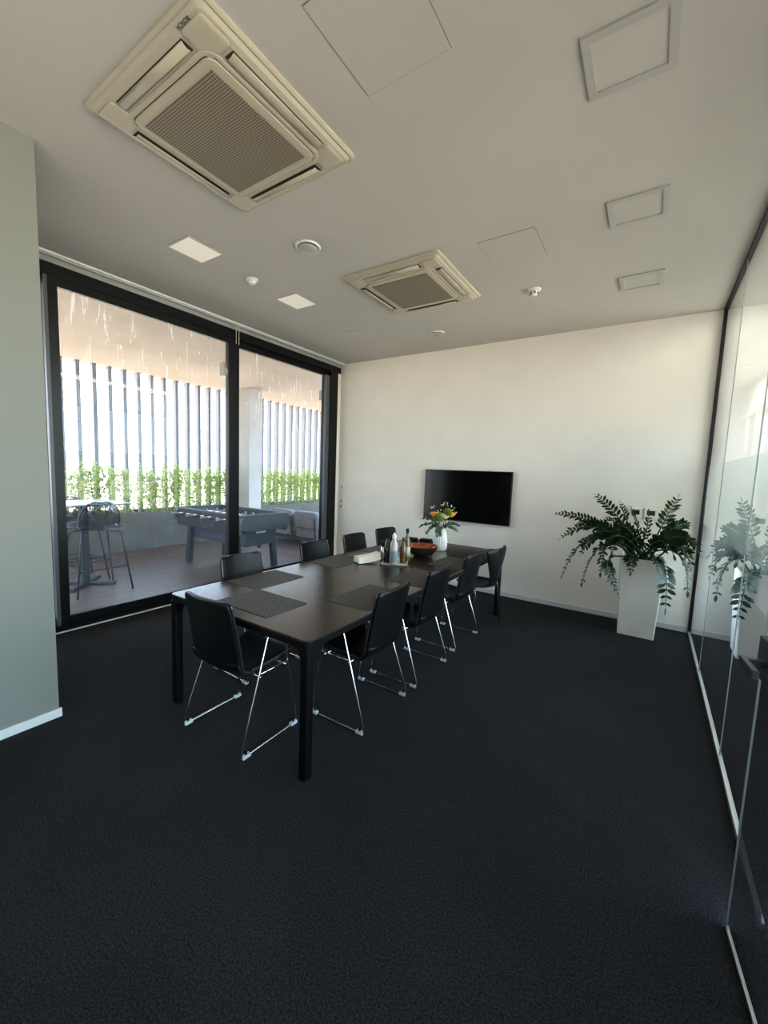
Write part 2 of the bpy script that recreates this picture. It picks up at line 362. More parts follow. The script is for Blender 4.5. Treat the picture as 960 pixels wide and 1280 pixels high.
for i, (x, y) in enumerate(((1.0, 7.9), (.9, 8.75), (1.0, 9.6))):
    t = thing('downlight', ['nearest downlight in corridor ceiling beyond the glass', 'middle downlight in corridor ceiling beyond the glass', 'farthest downlight in corridor ceiling beyond the glass'][i], 'ceiling light', (x, y, H), group='corridor downlights')
    obj('ring', lathe([(.075, -.012), (.075, 0)]), M['grey'], t); obj('diffuser', lathe([(.055, -.014), (.055, -.012)]), M['lamp'], t)

# ------------------------------------------------------------------ ceiling fixtures
def make_ac(x0, x1, y0, y1, label, letters=False):
    cx, cy = (x0+x1)/2, (y0+y1)/2; hx, hy = (x1-x0)/2, (y1-y0)/2
    t = thing('ceiling_air_conditioner', label, 'air conditioner', (cx, cy, H), group='ceiling cassette air conditioners')
    z1 = -.036
    loftz = [rrect(0, 0, hx, hy, .03, 0), rrect(0, 0, hx, hy, .03, -.014), rrect(0, 0, hx-.012, hy-.012, .03, -.020), rrect(0, 0, hx-.02, hy-.02, .03, -.018), rrect(0, 0, hx-.035, hy-.035, .03, z1+.006), rrect(0, 0, hx-.06, hy-.06, .03, z1)]
    obj('panel', loft(B(), [list(reversed(r)) for r in loftz]), M['ac'], t, smooth=False, bevel=.002)
    # raised rounded intake cover ring and mesh
    g = .290
    cov = [rrect(0, 0, g+.055, g+.055, .06, z1), rrect(0, 0, g+.055, g+.055, .06, z1-.004), rrect(0, 0, g+.048, g+.048, .055, z1-.008), rrect(0, 0, g+.034, g+.034, .045, z1-.008),
           rrect(0, 0, g+.032, g+.032, .045, z1-.004), rrect(0, 0, g+.028, g+.028, .045, z1-.004), rrect(0, 0, g+.026, g+.026, .045, z1-.012), rrect(0, 0, g+.004, g+.004, .01, z1-.014)]
    ck = obj('intake_cover', loft(B(), [list(reversed(r)) for r in cov]), M['ac'], t)
    obj('seam', loft(B(), [list(reversed(rrect(0, 0, g+.031, g+.031, .045, z1-.0045))), list(reversed(rrect(0, 0, g+.029, g+.029, .045, z1-.0050)))]), M['acd'], ck)
    obj('intake_grille', bx(-g+.015, g-.015, -g+.015, g-.015, z1-.0175, z1-.012), M['grille'], t)
    for a in range(4):
        R = Matrix.Rotation(a*PI/2, 4, 'Z')
        s = B(); box(s, -.27, .27, -hy+.062, -g-.066, z1-.002, z1+.002)
        bmesh.ops.transform(s, matrix=R, verts=s.verts); so = obj('air_slot', s, M['acd'], t)
        lv = B(); y0_, y1_ = -hy+.066, -g-.074
        rr = [[(x, y0_+(y1_-y0_)*q, z1-.001-.010*math.sin(q*PI*.75)-.002) for q in (0, .2, .4, .6, .8, 1)] for x in (-.265, .265)]
        loft(lv, rr, closed=False)
        bmesh.ops.transform(lv, matrix=R, verts=lv.verts); obj('louvre', lv, M['acl'], so, smooth=True, solid=.002)
    for sx, sy in ((-1, -1), (1, -1), (1, 1), (-1, 1)):
        c = B(); ax, ay = sx*(hx-.115), sy*(hy-.115)
        loft(c, [list(reversed(rrect(ax, ay, q, q, .02, z))) for q, z in ((.070, z1), (.066, z1-.004), (.05, z1-.006))])
        obj('corner_cover', c, M['ac'], t, smooth=True)
    if letters:
        cu = bpy.data.curves.new('lettering', 'FONT'); cu.body = 'BOSCH'; cu.size = .024; cu.extrude = .0004; cu.align_x = 'CENTER'
        tmp = bpy.data.objects.new('tmp_lettering', cu); C.objects.link(tmp)
        bpy.context.view_layer.update()
        me = bpy.data.meshes.new_from_object(tmp.evaluated_get(bpy.context.evaluated_depsgraph_get()))
        bpy.data.objects.remove(tmp)
        me.materials.clear(); me.materials.append(M['ink'])
        o = bpy.data.objects.new('lettering', me); C.objects.link(o); o.parent = t
        o.matrix_local = Matrix(((-1, 0, 0, -1.640-cx), (0, 1, 0, .972-cy), (0, 0, -1, z1-.0008), (0, 0, 0, 1)))
        tag(o, 'dark maker lettering near the panel corner')
make_ac(-2.44, -1.50, .945, 1.885, 'large cream ceiling air conditioner nearest the camera, with dark lettering', True)
make_ac(-2.465, -1.515, 2.925, 3.875, 'cream ceiling air conditioner farther away, above the middle of the table')

def recessed(x0, x1, y0, y1, label, grp, dm, proud=.008, tw=.03):
    t = thing('ceiling_panel_light', label, 'ceiling light', ((x0+x1)/2, (y0+y1)/2, H), group=grp)
    hx, hy = (x1-x0)/2, (y1-y0)/2
    r = B(); rings = [rrect(0, 0, a, b, .004, z) for a, b, z in ((hx, hy, 0), (hx, hy, -proud), (hx-tw, hy-tw, -proud), (hx-tw, hy-tw, -.001))]
    loft(r, [list(reversed(q)) for q in rings], cap=False)
    obj('trim_ring', r, M['ltrim'], t)
    obj('diffuser', bx(-hx+tw, hx-tw, -hy+tw, hy-tw, -.004, -.0005), dm, t)
for i, (a, b) in enumerate(((1.85, 2.16), (2.96, 3.27), (4.07, 4.37))):
    recessed(-3.36, -3.06, a, b, ['square ceiling light nearest the camera on the window side', 'middle square ceiling light on the window side', 'farthest square ceiling light on the window side'][i], 'square panel lights on the window side', M['ldifon'] if i < 2 else M['ldif'], .004, .014)
    recessed(-.383, -.056, a, b, ['large square ceiling light near the top right of the ceiling', 'middle square ceiling light on the glass wall side', 'farthest square ceiling light on the glass wall side'][i], 'square panel lights on the glass wall side', M['ldif'], .010, .034)
for x0, x1, y0, y1, lab in ((-1.235, -.822, 1.20, 1.625, 'flush square ceiling access panel nearest the camera'), (-1.235, -.822, 3.0, 3.41, 'flush square ceiling access panel beside the farther air conditioner')):
    t = thing('ceiling_hatch', lab, 'access panel', ((x0+x1)/2, (y0+y1)/2, H), group='flush ceiling access panels')
    hx, hy = (x1-x0)/2, (y1-y0)/2
    obj('gap', bx(-hx, hx, -hy, hy, -.0012, 0), M['gap'], t); obj('cover', bx(-hx+.003, hx-.003, -hy+.003, hy-.003, -.003, -.0005), M['hatch'], t)
for (x, y, r, lab) in ((-2.37, 2.41, .098, 'round white air vent in the ceiling between the two air conditioners'), (-2.335, 4.61, .088, 'small round air vent in the ceiling near the end wall')):
    t = thing('round_air_vent', lab, 'air vent', (x, y, H), group='round ceiling vents')
    obj('ring', lathe([(r*.80, -.006), (r*.86, -.014), (r*.96, -.014), (r, 0)], n=32), M['white'], t, smooth=True)
    obj('disc', lathe([(.002, -.026), (r*.60, -.026), (r*.68, -.020), (r*.66, -.010)], n=32), M['ltrim'], t, smooth=True)
t = thing('smoke_detector', 'small white domed smoke detector on the ceiling above the window side', 'smoke detector', (-3.215, 2.56, H))
obj('base', lathe([(.05, -.018), (.055, -.012), (.055, 0)]), M['white'], t, smooth=True); obj('dome', lathe([(.004, -.048), (.022, -.044), (.034, -.032), (.036, -.018)]), M['white'], t, smooth=True)
t = thing('motion_sensor', 'small white round ceiling sensor with dark slots, before the end wall', 'ceiling sensor', (-1.05, 3.97, H))
obj('base', lathe([(.045, -.014), (.06, -.008), (.06, 0)]), M['white'], t, smooth=True)
hd = obj('head', lathe([(.012, -.052), (.030, -.048), (.034, -.014)]), M['white'], t, smooth=True)
s = B()
for k in range(6):
    a = k*PI/3; box(s, .031*math.cos(a)-.006, .031*math.cos(a)+.006, .031*math.sin(a)-.006, .031*math.sin(a)+.006, -.043, -.026)
obj('slot', s, M['ink'], hd)

# ------------------------------------------------------------------ end wall items
t = thing('television', 'black flat television mounted on the end wall', 'television', (-2.106, YB, 1.285))
obj('bezel', bx(-.622, .622, -.062, -.022, -.350, .350), M['tvb'], t, bevel=.004)
obj('screen', bx(-.612, .612, -.0635, -.0615, -.336, .342), M['screen'], t)
obj('wall_bracket', bx(-.25, .25, -.022, 0, -.18, .18), M['tvb'], t)
for i, (x, lab) in enumerate(((-.120, 'white wall thermostat with black display, left of its twin'), (.022, 'white wall thermostat with black display, right of its twin'))):
    t = thing('thermostat', lab, 'thermostat', (x, YB, 1.225), group='thermostats above the potted plant')
    obj('housing', bx(-.062, .062, -.022, 0, -.06, .06), M['white'], t, bevel=.004); obj('display', bx(-.040, .036, -.0235, -.021, -.012, .040), M['hole'], t)
t = thing('wall_switch', 'plain white wall switch box right of the thermostats', 'switch', (.165, YB, 1.185))
obj('plate', bx(-.062, .062, -.010, 0, -.04, .04), M['white'], t, bevel=.003); obj('rocker', bx(-.03, .03, -.015, -.009, -.028, .028), M['white'], t, bevel=.002)
t = thing('dimmer_knob', 'small round pale knob on the end wall beside the window', 'dimmer', (-4.30, YB, 1.30))
obj('plate', bx(-.035, .035, -.008, 0, -.035, .035), M['wall'], t, bevel=.003)
kb = lathe([(.016, 0), (.016, .02), (.012, .024)], n=20); bmesh.ops.transform(kb, matrix=Matrix.Translation((0, -.008, 0)) @ Matrix.Rotation(PI/2, 4, 'X'), verts=kb.verts); obj('knob', kb, M['ltrim'], t, smooth=True)
for i, z in enumerate((1.065, .975)):
    t = thing('wall_switch', ['upper pale switch plate on the end wall beside the window', 'lower pale switch plate on the end wall beside the window'][i], 'switch', (-4.31, YB, z), group='switch plates beside the window')
    obj('plate', bx(-.055, .055, -.009, 0, -.038, .038), M['wall'], t, bevel=.003); obj('rocker', bx(-.028, .028, -.014, -.008, -.026, .026), M['hatch'], t, bevel=.002)

# ------------------------------------------------------------------ dining / meeting table
TX0, TX1, TY0, TY1 = -2.556, -1.328, 1.397, 4.52
tcx, tcy = (TX0+TX1)/2, (TY0+TY1)/2; thx, thy = (TX1-TX0)/2, (TY1-TY0)/2
t = thing('meeting_table', 'long dark wood meeting table with four black metal legs', 'table', (tcx, tcy, 0))
obj('tabletop', loft(B(), [rrect(0, 0, thx-.001, thy-.001, .034, .728), rrect(0, 0, thx, thy, .035, .731), rrect(0, 0, thx, thy, .035, .7385), rrect(0, 0, thx-.0015, thy-.0015, .034, .74)]), M['table'], t)
fr = B()
for q in (0,):
    outer = rrect(0, 0, thx, thy, .035, 0); inner = rrect(0, 0, thx-.04, thy-.04, .02, 0)
    rings = [[(x, y, z) for x, y, _ in r] for r, z in ((outer, .728), (outer, .695), (inner, .695), (inner, .728))]
    loft(fr, rings, cap=False, loop=True)
obj('frame', fr, M['tleg'], t)
for sx in (-1, 1):
    for sy in (-1, 1):
        x, y = sx*(thx-.0295), sy*(thy-.0295)
        l = loft(B(), [rrect(x, y, a, a, .014, z) for a, z in ((.026, 0), (.0275, .003), (.0275, .60)) ] + [rrect(x-sx*o_, y-sy*o_, .0275+o_, .0275+o_, .014, z) for o_, z in ((.002, .64), (.008, .67), (.018, .69), (.024, .6955))])
        obj('leg', l, M['tleg'], t)

# placemats
PMS = [(-2.20, -1.735, 1.49, 1.815, 'dark woven placemat at the near end of the table'),
       (-2.525, -2.195, 1.80, 2.255, 'dark woven placemat on the window side, nearest the camera'),
       (-1.685, -1.355, 1.94, 2.42, 'dark woven placemat on the room side, nearest the camera'),
       (-2.53, -2.20, 2.64, 3.10, 'dark woven placemat on the window side, second from the camera'),
       (-1.675, -1.345, 2.60, 3.07, 'dark woven placemat on the room side, second from the camera'),
       (-2.52, -2.19, 3.40, 3.86, 'dark woven placemat on the window side, third from the camera'),
       (-1.675, -1.345, 3.32, 3.78, 'dark woven placemat on the room side, third from the camera')]
for x0, x1, y0, y1, lab in PMS:
    o = obj('placemat', loft(B(), [rrect(0, 0, (x1-x0)/2, (y1-y0)/2, .004, z) for z in (0, .003)]), M['pmat']); o.location = ((x0+x1)/2, (y0+y1)/2, .74)
    tag(o, lab, 'placemat', 'dark woven placemats')

# ------------------------------------------------------------------ chairs
def surf(stations, halfw, curve, nv=10):
    """stations: (y,z,normal) mid line; halfw(i); curve(i)=forward bulge at the edges"""
    rings = []
    for i, (y, z, ny, nz) in enumerate(stations):
        w, c = halfw[i], curve[i]
        rings.append([(w*(2*k/nv-1), y+ny*c*(2*k/nv-1)**2, z+nz*c*(2*k/nv-1)**2) for k in range(nv+1)])
    return loft(B(), rings, closed=False)
def stations(pts, n=5):
    P = catmull([(0, y, z) for y, z in pts], n); out = []
    for i, p in enumerate(P):
        d = (P[min(i+1, len(P)-1)]-P[max(i-1, 0)]).normalized(); out.append((p.y, p.z, d.z*-1, d.y))
    return out
def make_chair():
    t = thing('sled_base_chair', 'x', 'chair', group='black leather chairs with chrome sled frames')
    back = stations([(-.268, .862), (-.248, .78), (-.220, .66), (-.200, .55), (-.186, .475), (-.152, .432), (-.10, .422)], 5)
    n = len(back); hw = []
    for i in range(n):
        q = i/(n-1); w = .186+.022*min(1, q*1.2)
        if i == 0: w -= .022
        if i == 1: w -= .006
        hw.append(w)
    b = obj('backrest', surf([(y, z, 1, 0) if z > .5 else (y, z, .5, .6) for y, z, _, _ in back], hw, [.034*(1-.6*i/(n-1)) for i in range(n)]), M['leather'], t, smooth=True, solid=.030, bevel=.008)
    # thin glossy strip added along the back shell edge for its window highlight
    for s in (-1, 1):
        pts = [(s*(hw[i]+.002), back[i][0]+.034*(1-.6*i/(n-1))+.006, back[i][1]) for i in range(1, n-8)]
        obj('highlight_strip', tube(pts, .0065, 6), M['edge'], b, smooth=True)
    seat = stations([(-.098, .422), (0, .424), (.12, .434), (.22, .446), (.262, .440), (.275, .424)], 5)
    n = len(seat); hw = [.2075-.012*max(0, (i-(n-5))/4)**2*2 for i in range(n)]
    obj('seat', surf([(y, z, 0, 1) for y, z, _, _ in seat], hw, [.012]*n), M['lseat'], t, smooth=True, solid=.034, bevel=.009)
    for s in (-1, 1):
        X, Xa = s*.262, s*.236
        pts = fillet([(X, -.222, .0085), (Xa, -.008, .632), (Xa, .108, .632), (X, .205, .0085)], .028, 5, True)
        fr_ = obj('sled_frame', tube(pts, .0062, 10, closed=True), M['chrome'], t, smooth=True)
        yr, yf, z = -.082, .133, .425; xx = s*.246
        obj('cross_bar', tube([(xx, yr, z), (xx, yf, z)], .005, 8), M['chrome'], fr_, smooth=True)
        arm = loft(B(), [[(x, -.055+.2*q, z_) for x, z_ in ((Xa-.014, .634), (Xa+.014, .634), (Xa+.016, .643), (Xa+.010, .651), (Xa-.010, .651), (Xa-.016, .643))] for q in (0, .05, .5, .95, 1)])
        obj('armrest', arm, M['leather'], t, smooth=False, bevel=.003)
        for yy in (-.185, .175):
            g = B(); box(g, X-.013, X+.013, yy-.026, yy+.026, .0005, .020)
            gl = obj('glide', g, M['clear'], t, bevel=.004)
            obj('stud', lathe([(.006, .020), (.006, .034), (.009, .036), (.008, .044)], X, yy, 10), M['tleg'], gl)
    ub = B()
    for yy in (-.07, .12): tube([(-.246, yy, .405 if yy < 0 else .408), (.246, yy, .405 if yy < 0 else .408)], .006, 8, ub)
    obj('under_seat_tube', ub, M['chrome'], t, smooth=True)
    return t
ch = make_chair()
SPOTS = [((-1.985, 1.520, 0), .03, 'black leather sled chair alone at the near end of the table'),
         ((-1.532, 2.132, 0), PI/2+.02, 'black leather sled chair on the room side, nearest the camera'),
         ((-1.530, 2.800, 0), PI/2, 'black leather sled chair on the room side, second from the camera'),
         ((-1.545, 3.565, 0), PI/2-.03, 'black leather sled chair on the room side, third from the camera'),
         ((-2.525, 2.100, 0), -PI/2-.03, 'black leather sled chair on the window side, nearest the camera'),
         ((-2.525, 2.960, 0), -PI/2, 'black leather sled chair on the window side, second from the camera'),
         ((-2.548, 3.640, 0), -PI/2, 'black leather sled chair on the window side, third from the camera'),
         ((-2.565, 4.300, 0), -PI/2-.1, 'black leather sled chair on the window side, farthest from the camera')]
for i, (l, r, lab) in enumerate(SPOTS):
    if i == 0: ch.location = l; ch.rotation_euler = (0, 0, r); ch['label'] = lab
    else: dup(ch, l, r, lab)
# the odd chair: waisted shell on four tubes
t = thing('waisted_shell_chair', 'dark shell chair with narrow waist and round seat at the far right table corner', 'chair', (-1.44, 4.07, 0), PI/2-.14)
bk = stations([(-.235, .855), (-.232, .80), (-.222, .70), (-.21, .60), (-.196, .52), (-.17, .462), (-.11, .44)], 4); n = len(bk)
wf = [.165, .19, .205, .207, .20, .19, .18, .168, .156, .144, .130, .117, .105, .096, .088, .080, .076, .074, .073, .073, .078, .09, .105, .12, .13]
obj('backrest', surf([(y, z, 1, 0) if z > .5 else (y, z, .5, .6) for y, z, _, _ in bk], wf[:n], [.055*(1-.7*i/(n-1)) for i in range(n)]), M['leather'], t, smooth=True, solid=.022, bevel=.005)
sr = []
for r_, z in ((.01, .436), (.12, .438), (.19, .446), (.212, .458), (.205, .468), (.19, .462), (.1, .455), (.01, .452)):
    sr.append([(r_*math.cos(a)*1.0, .02+r_*math.sin(a), z) for a in [2*PI*k/28 for k in range(28)]])
obj('seat', loft(B(), sr), M['leather'], t, smooth=True)
for sx in (-1, 1):
    obj('leg', tube(fillet([(sx*.05, -.02, .43), (sx*.15, -.04, .43), (sx*.235, -.08, .47), (sx*.245, -.09, .46), (sx*.235, -.16, .006)], .02), .008, 8), M['chrome'], t, smooth=True)
    obj('leg', tube(fillet([(sx*.05, .06, .428), (sx*.16, .12, .428), (sx*.215, .20, .006)], .03), .008, 8), M['chrome'], t, smooth=True)

# ------------------------------------------------------------------ things on the table
ZT = .74
t = thing('serving_tray', 'white square tray under the bottles on the table', 'tray', (-1.945, 3.19, ZT), .5)
obj('tray', loft(B(), [rrect(0, 0, a, b, .012, z) for a, b, z in ((.105, .155, 0), (.12, .17, .012), (.118, .168, .012), (.105, .155, .003))]), M['tray'], t)
def bottle(name, loc, prof, m, label, capprof=None, capm=None, lab=None, labm=None):
    t = thing(name, label, 'bottle' if name != 'salt_shaker' else 'shaker', loc)
    obj('body', lathe(prof, n=20), m, t, smooth=True)
    if capprof: obj('cap', lathe(capprof, n=16), capm, t, smooth=False)
    if lab: obj('label', lathe(lab, n=20), labm, t, smooth=True)
ZTR = ZT+.0035
bottle('salt_shaker', (-2.055, 3.165, ZTR), [(.034, 0), (.036, .01), (.036, .10), (.03, .125), (.026, .14)], M['steel'], 'glass and steel jar with black lid at the left of the tray', [(.030, .138), (.034, .145), (.034, .175), (.02, .186)], M['tleg'], [(.0365, .02), (.0365, .07)], M['pinkb'])
bottle('sauce_bottle', (-1.985, 3.115, ZTR), [(.030, 0), (.032, .01), (.032, .15), (.022, .185), (.013, .21), (.013, .235)], M['dglass'], 'black sauce bottle on the tray, second from left', [(.015, .232), (.015, .262), (.010, .266)], M['tleg'])
bottle('water_bottle', (-1.905, 3.10, ZTR), [(.035, 0), (.038, .01), (.038, .17), (.030, .20), (.018, .225), (.016, .24)], M['pinkb'], 'clear bottle with blue-grey label and white cap on the tray', [(.020, .236), (.020, .262), (.012, .275), (.010, .288)], M['white'], [(.0386, .02), (.0390, .021), (.0390, .125), (.0386, .126)], M['label'])
bottle('vinegar_bottle', (-1.865, 3.20, ZTR), [(.028, 0), (.031, .01), (.031, .14), (.016, .19), (.012, .215)], M['amber'], 'amber brown bottle on the tray behind the labelled bottle', [(.014, .213), (.014, .236)], M['ink'])
bottle('olive_oil_bottle', (-1.885, 3.30, ZTR), [(.030, 0), (.032, .01), (.032, .18), (.026, .21), (.013, .245), (.013, .275)], M['olive'], 'tall green olive oil bottle with black cap on the tray', [(.015, .272), (.015, .305), (.013, .31)], M['tleg'], [(.0326, .05), (.0326, .14)], M['labelw'])
nb = B()
for k in range(7):
    z = .005+k*.008; w_ = .066-.003*k
    rr = [[(-.125+.22*q+.004*math.sin(k*2.1), s*w_+.003*math.sin(k*3+q*5), z+dz+.03*q*q) for s, dz in ((-1, 0), (0, .004), (1, 0), (1, .007), (0, .012), (-1, .007))] for q in (0, .25, .5, .75, 1)]
    loft(nb, rr)
o = obj('napkin_stack', nb, M['nap'], smooth=False, bevel=.001); o.location = (-2.125, 3.02, ZT); o.rotation_euler = (0, 0, 1.05)
tag(o, 'pile of folded cream paper napkins left of the tray', 'napkins')
t = thing('copper_bowl', 'dark bowl with shiny copper inside on the table', 'bowl', (-1.885, 3.60, ZT))
obj('outer_shell', loft(B(), [circ(0, 0, z, r_, 36) for r_, z in ((.001, 0), (.05, 0), (.07, .004), (.115, .035), (.150, .075), (.166, .112))], cap=False), M['bowl'], t, smooth=True)
ib = B(); loft(ib, [circ(0, 0, z, r_, 36) for r_, z in ((.166, .1125), (.160, .112), (.145, .080), (.11, .042), (.06, .014), (.002, .010))], cap=False)
obj('lining', ib, M['copper'], t, smooth=True)
for (x, y, r_, lab) in ((-2.43, 4.36, .0, 'flat black device near the far edge of the table, left of its twin'), (-2.25, 4.40, .1, 'flat black device near the far edge of the table, right of its twin')):
    o = obj('conference_device', loft(B(), [rrect(0, 0, .075, .05, .02, 0), rrect(0, 0, .075, .05, .02, .03), rrect(0, 0, .065, .04, .016, .038)]), M['tleg']); o.location = (x, y, ZT); o.rotation_euler = (0, 0, r_)
    tag(o, lab, 'device', 'black devices on the far end of the table')
# vase and flowers
VX, VY = -1.893, 4.05
rings = []
for r_, z in ((.055, 0), (.066, .006), (.074, .05), (.073, .11), (.066, .17), (.055, .22), (.050, .245), (.046, .244), (.050, .2)):
    rings.append([((r_+(.0022 if i % 2 else -.0018)*(0 < z < .24))*math.cos(2*PI*i/48), (r_+(.0022 if i % 2 else -.0018)*(0 < z < .24))*math.sin(2*PI*i/48), z) for i in range(48)])
o = obj('flower_vase', loft(B(), rings), M['vase']); o.location = (VX, VY, ZT)
tag(o, 'white ribbed ceramic vase holding the flowers on the table', 'vase')
def leafq(bm, p, d, up, L, W, mi=0, fold=.15):
    d = d.normalized(); s = d.cross(up)
    if s.length < 1e-3: s = d.orthogonal()
    s.normalize(); u = s.cross(d)
    a = bm.verts.new(p); m1 = bm.verts.new(p+d*L*.3+s*W*.42+u*fold*W*.5); m2 = bm.verts.new(p+d*L*.3-s*W*.42+u*fold*W*.5)
    n1 = bm.verts.new(p+d*L*.65+s*W*.45+u*fold*W*.4); n2 = bm.verts.new(p+d*L*.65-s*W*.45+u*fold*W*.4)
    c1 = bm.verts.new(p+d*L*.35); c2 = bm.verts.new(p+d*L*.68); e_ = bm.verts.new(p+d*L-u*L*.06)
    for f_ in ((a, c1, m1), (a, m2, c1), (m1, c1, c2, n1), (c1, m2, n2, c2), (n1, c2, e_), (c2, n2, e_)): bm.faces.new(f_).material_index = mi
def arc(a, c, b, n=14):
    a, c, b = Vector(a), Vector(c), Vector(b); return [a*(1-t)**2+c*2*t*(1-t)+b*t*t for t in [k/n for k in range(n+1)]]
VT = Vector((VX, VY, ZT+.235))
EU = [((-.10, -.05, .10), (-.20, -.10, .02), 'eucalyptus sprig drooping to the left of the vase'), ((-.09, .03, .12), (-.21, .02, .10), 'upper eucalyptus sprig on the left of the vase'), ((.09, -.02, .08), (.20, -.06, .02), 'eucalyptus sprig drooping to the right of the vase'),
      ((.06, .05, .10), (.16, .08, .06), 'eucalyptus sprig behind on the right of the vase'), ((-.05, -.08, .09), (-.10, -.13, -.03), 'short eucalyptus sprig hanging over the front left of the vase'), ((.0, -.07, .06), (.02, -.10, -.05), 'single small sprig hanging over the vase front')]
for c_, e_, lab in EU:
    pts = arc(VT, VT+Vector(c_), VT+Vector(e_), 10); b = tube(pts, .0022, 5)
    for k in [2, 3, 4, 5, 5, 6, 7, 7, 8, 9, 10]:
        dd = (pts[k]-pts[k-1]).normalized()
        for s_ in (-1, 1):
            sd = dd.cross(Vector((0, 0, 1))).normalized()*s_*.8+dd*.5+Vector((0, 0, random.uniform(-.5, .3)))
            leafq(b, pts[k], sd, Vector((random.uniform(-.5, .5), -1, .6)), random.uniform(.034, .050), random.uniform(.032, .044), 1)
    tag(obj('eucalyptus_sprig', b, [M['stem'], M['euc']]), lab, 'foliage', 'eucalyptus around the vase')
def rose(c, r, m, label):
    b = B(); c = Vector(c)
    for ring, (cnt, tilt, rr) in enumerate(((3, .05, .8), (5, .25, .95), (7, .5, 1.05), (8, .8, 1.1))):
        for k in range(cnt):
            a = 2*PI*k/cnt+ring*.7; out = Vector((math.cos(a), math.sin(a), 0)); upv = Vector((0, 0, 1))
            base = c+out*r*.12*ring-upv*r*.6; tip = base+(out*math.sin(tilt)+upv*math.cos(tilt))*r*1.1*rr+upv*r*.25
            s = out.cross(upv)*r*.42
            v = [b.verts.new(q) for q in (base, base+(tip-base)*.55+s+out*r*.12, tip+s*.45, tip-s*.45, base+(tip-base)*.55-s+out*r*.12)]; b.faces.new(v)
    tube([VT-Vector((0, 0, .12)), c-Vector((0, 0, r*.5))], .003, 5, b, mi=1)
    tag(obj('rose', b, [m, M['stem']], solid=.0012), label, 'flower', 'roses in the vase')
rose(VT+Vector((-.070, -.02, .150)), .050, M['yellow'], 'yellow rose at the left of the bouquet')
rose(VT+Vector((.052, -.03, .145)), .048, M['cream'], 'pale cream rose at the middle right of the bouquet')
rose(VT+Vector((.105, .01, .165)), .044, M['yellow'], 'orange yellow rose at the right under the green pompom')
for dx, dy, dz, lab in ((-.005, -.06, .130, 'lower round green pompom flower at the front of the bouquet'), (.085, -.03, .195, 'upper round green pompom flower at the right of the bouquet')):
    b = B(); bmesh.ops.create_icosphere(b, subdivisions=4, radius=.046, matrix=Matrix.Translation(VT+Vector((dx, dy, dz))))
    for v in b.verts:
        c0 = VT+Vector((dx, dy, dz)); v.co = c0+(v.co-c0)*random.uniform(.9, 1.06)
    for f_ in b.faces: f_.material_index = 0
    tube([VT-Vector((0, 0, .12)), VT+Vector((dx, dy, dz-.04))], .003, 5, b, mi=1)
    tag(obj('pompom_flower', b, [M['pomp'], M['stem']]), lab, 'flower', 'green pompom flowers in the vase')
for i, (dx, dz, lab) in enumerate(((-.11, .22, 'waxflower sprig with tiny pink blooms rising at the left of the bouquet'), (.03, .28, 'tallest waxflower sprig rising above the middle of the bouquet'), (.13, .25, 'waxflower sprig with tiny blooms rising at the right of the bouquet'), (-.03, .20, 'short waxflower sprig behind the yellow rose'))):
    b = B(); top = VT+Vector((dx, .02, dz)); tube(arc(VT, VT+Vector((dx*.3, .02, dz*.6)), top, 6), .0018, 4, b)
    for k in range(11):
        q = top+Vector((random.uniform(-.045, .045), random.uniform(-.03, .03), random.uniform(-.07, .02)))
        tube([top-Vector((0, 0, .05)), q], .0010, 4, b); n0 = len(b.faces)
        bmesh.ops.create_icosphere(b, subdivisions=1, radius=random.uniform(.005, .009), matrix=Matrix.Translation(q))
        b.faces.ensure_lookup_table()
        for f_ in b.faces[n0:]: f_.material_index = 1
    tag(obj('waxflower_sprig', b, [M['stem'], M['wax']]), lab, 'flower', 'waxflower sprigs in the vase')

# ------------------------------------------------------------------ potted ZZ plant
PX, PY = -.012, 4.93
t = thing('potted_zz_plant', 'large arching zamioculcas plant in a tall white square planter', 'potted plant', (PX, PY, 0))
obj('planter', loft(B(), [rrect(0, 0, a, a, .012, z, 3) for a, z in ((.158, 0), (.160, .004), (.196, .80), (.194, .803), (.180, .803), (.178, .74))]), M['pot'], t)
obj('soil', bx(-.177, .177, -.177, .177, .70, .745), M['soil'], t)
def frond(tip, ctrl, Ls, nl=15, start=.3, r0=.010, base=None, W=.42, hang=0, n=24):
    base = base or (random.uniform(-.09, .09), random.uniform(-.09, .09), .74)
    pts = arc(base, ctrl, tip, n); rs = [r0*(1-.75*k/n) for k in range(n+1)]
    b = tube(pts, r0, 6, rs=rs)
    P = [Vector(q) for q in pts]; dx, dy = abs(tip[0]-base[0]), abs(tip[1]-base[1]); w_roll = dx/(dx+dy+.05)
    for j in range(nl):
        q = start+(1-start)*(j+.5)/nl; x = q*n; i = min(int(x), n-1); f_ = x-i; p_ = P[i].lerp(P[i+1], f_); d = (P[i+1]-P[i]).normalized()
        sd = d.cross(Vector((0, 0, 1)))
        if sd.length < .25: sd = d.cross(Vector((.2, 1, 0)))
        sd.normalize(); upn = sd.cross(d).normalized()
        roll = math.radians(78)*w_roll*(1 if tip[0] > 0 else -1)+random.uniform(-.4, .4)
        sd, upn = sd*math.cos(roll)+upn*math.sin(roll), upn*math.cos(roll)-sd*math.sin(roll)
        L = Ls*(1-.45*abs(q-.62)/.5)*(random.uniform(.88, 1.1)); L *= (.7 if j > nl-3 else 1)
        for s_ in (-1, 1):
            dv = (sd*s_*.95+d*.62+upn*random.uniform(.05, .3)-Vector((0, 0, hang)))
            leafq(b, p_, dv, upn, L, L*W, 1)
    leafq(b, P[-1], (P[-1]-P[-3]).normalized(), Vector((0, 0, 1)), Ls*.7, Ls*.3, 1)
    o = obj('frond', b, [M['stem'], M['zz']], t)
    return o
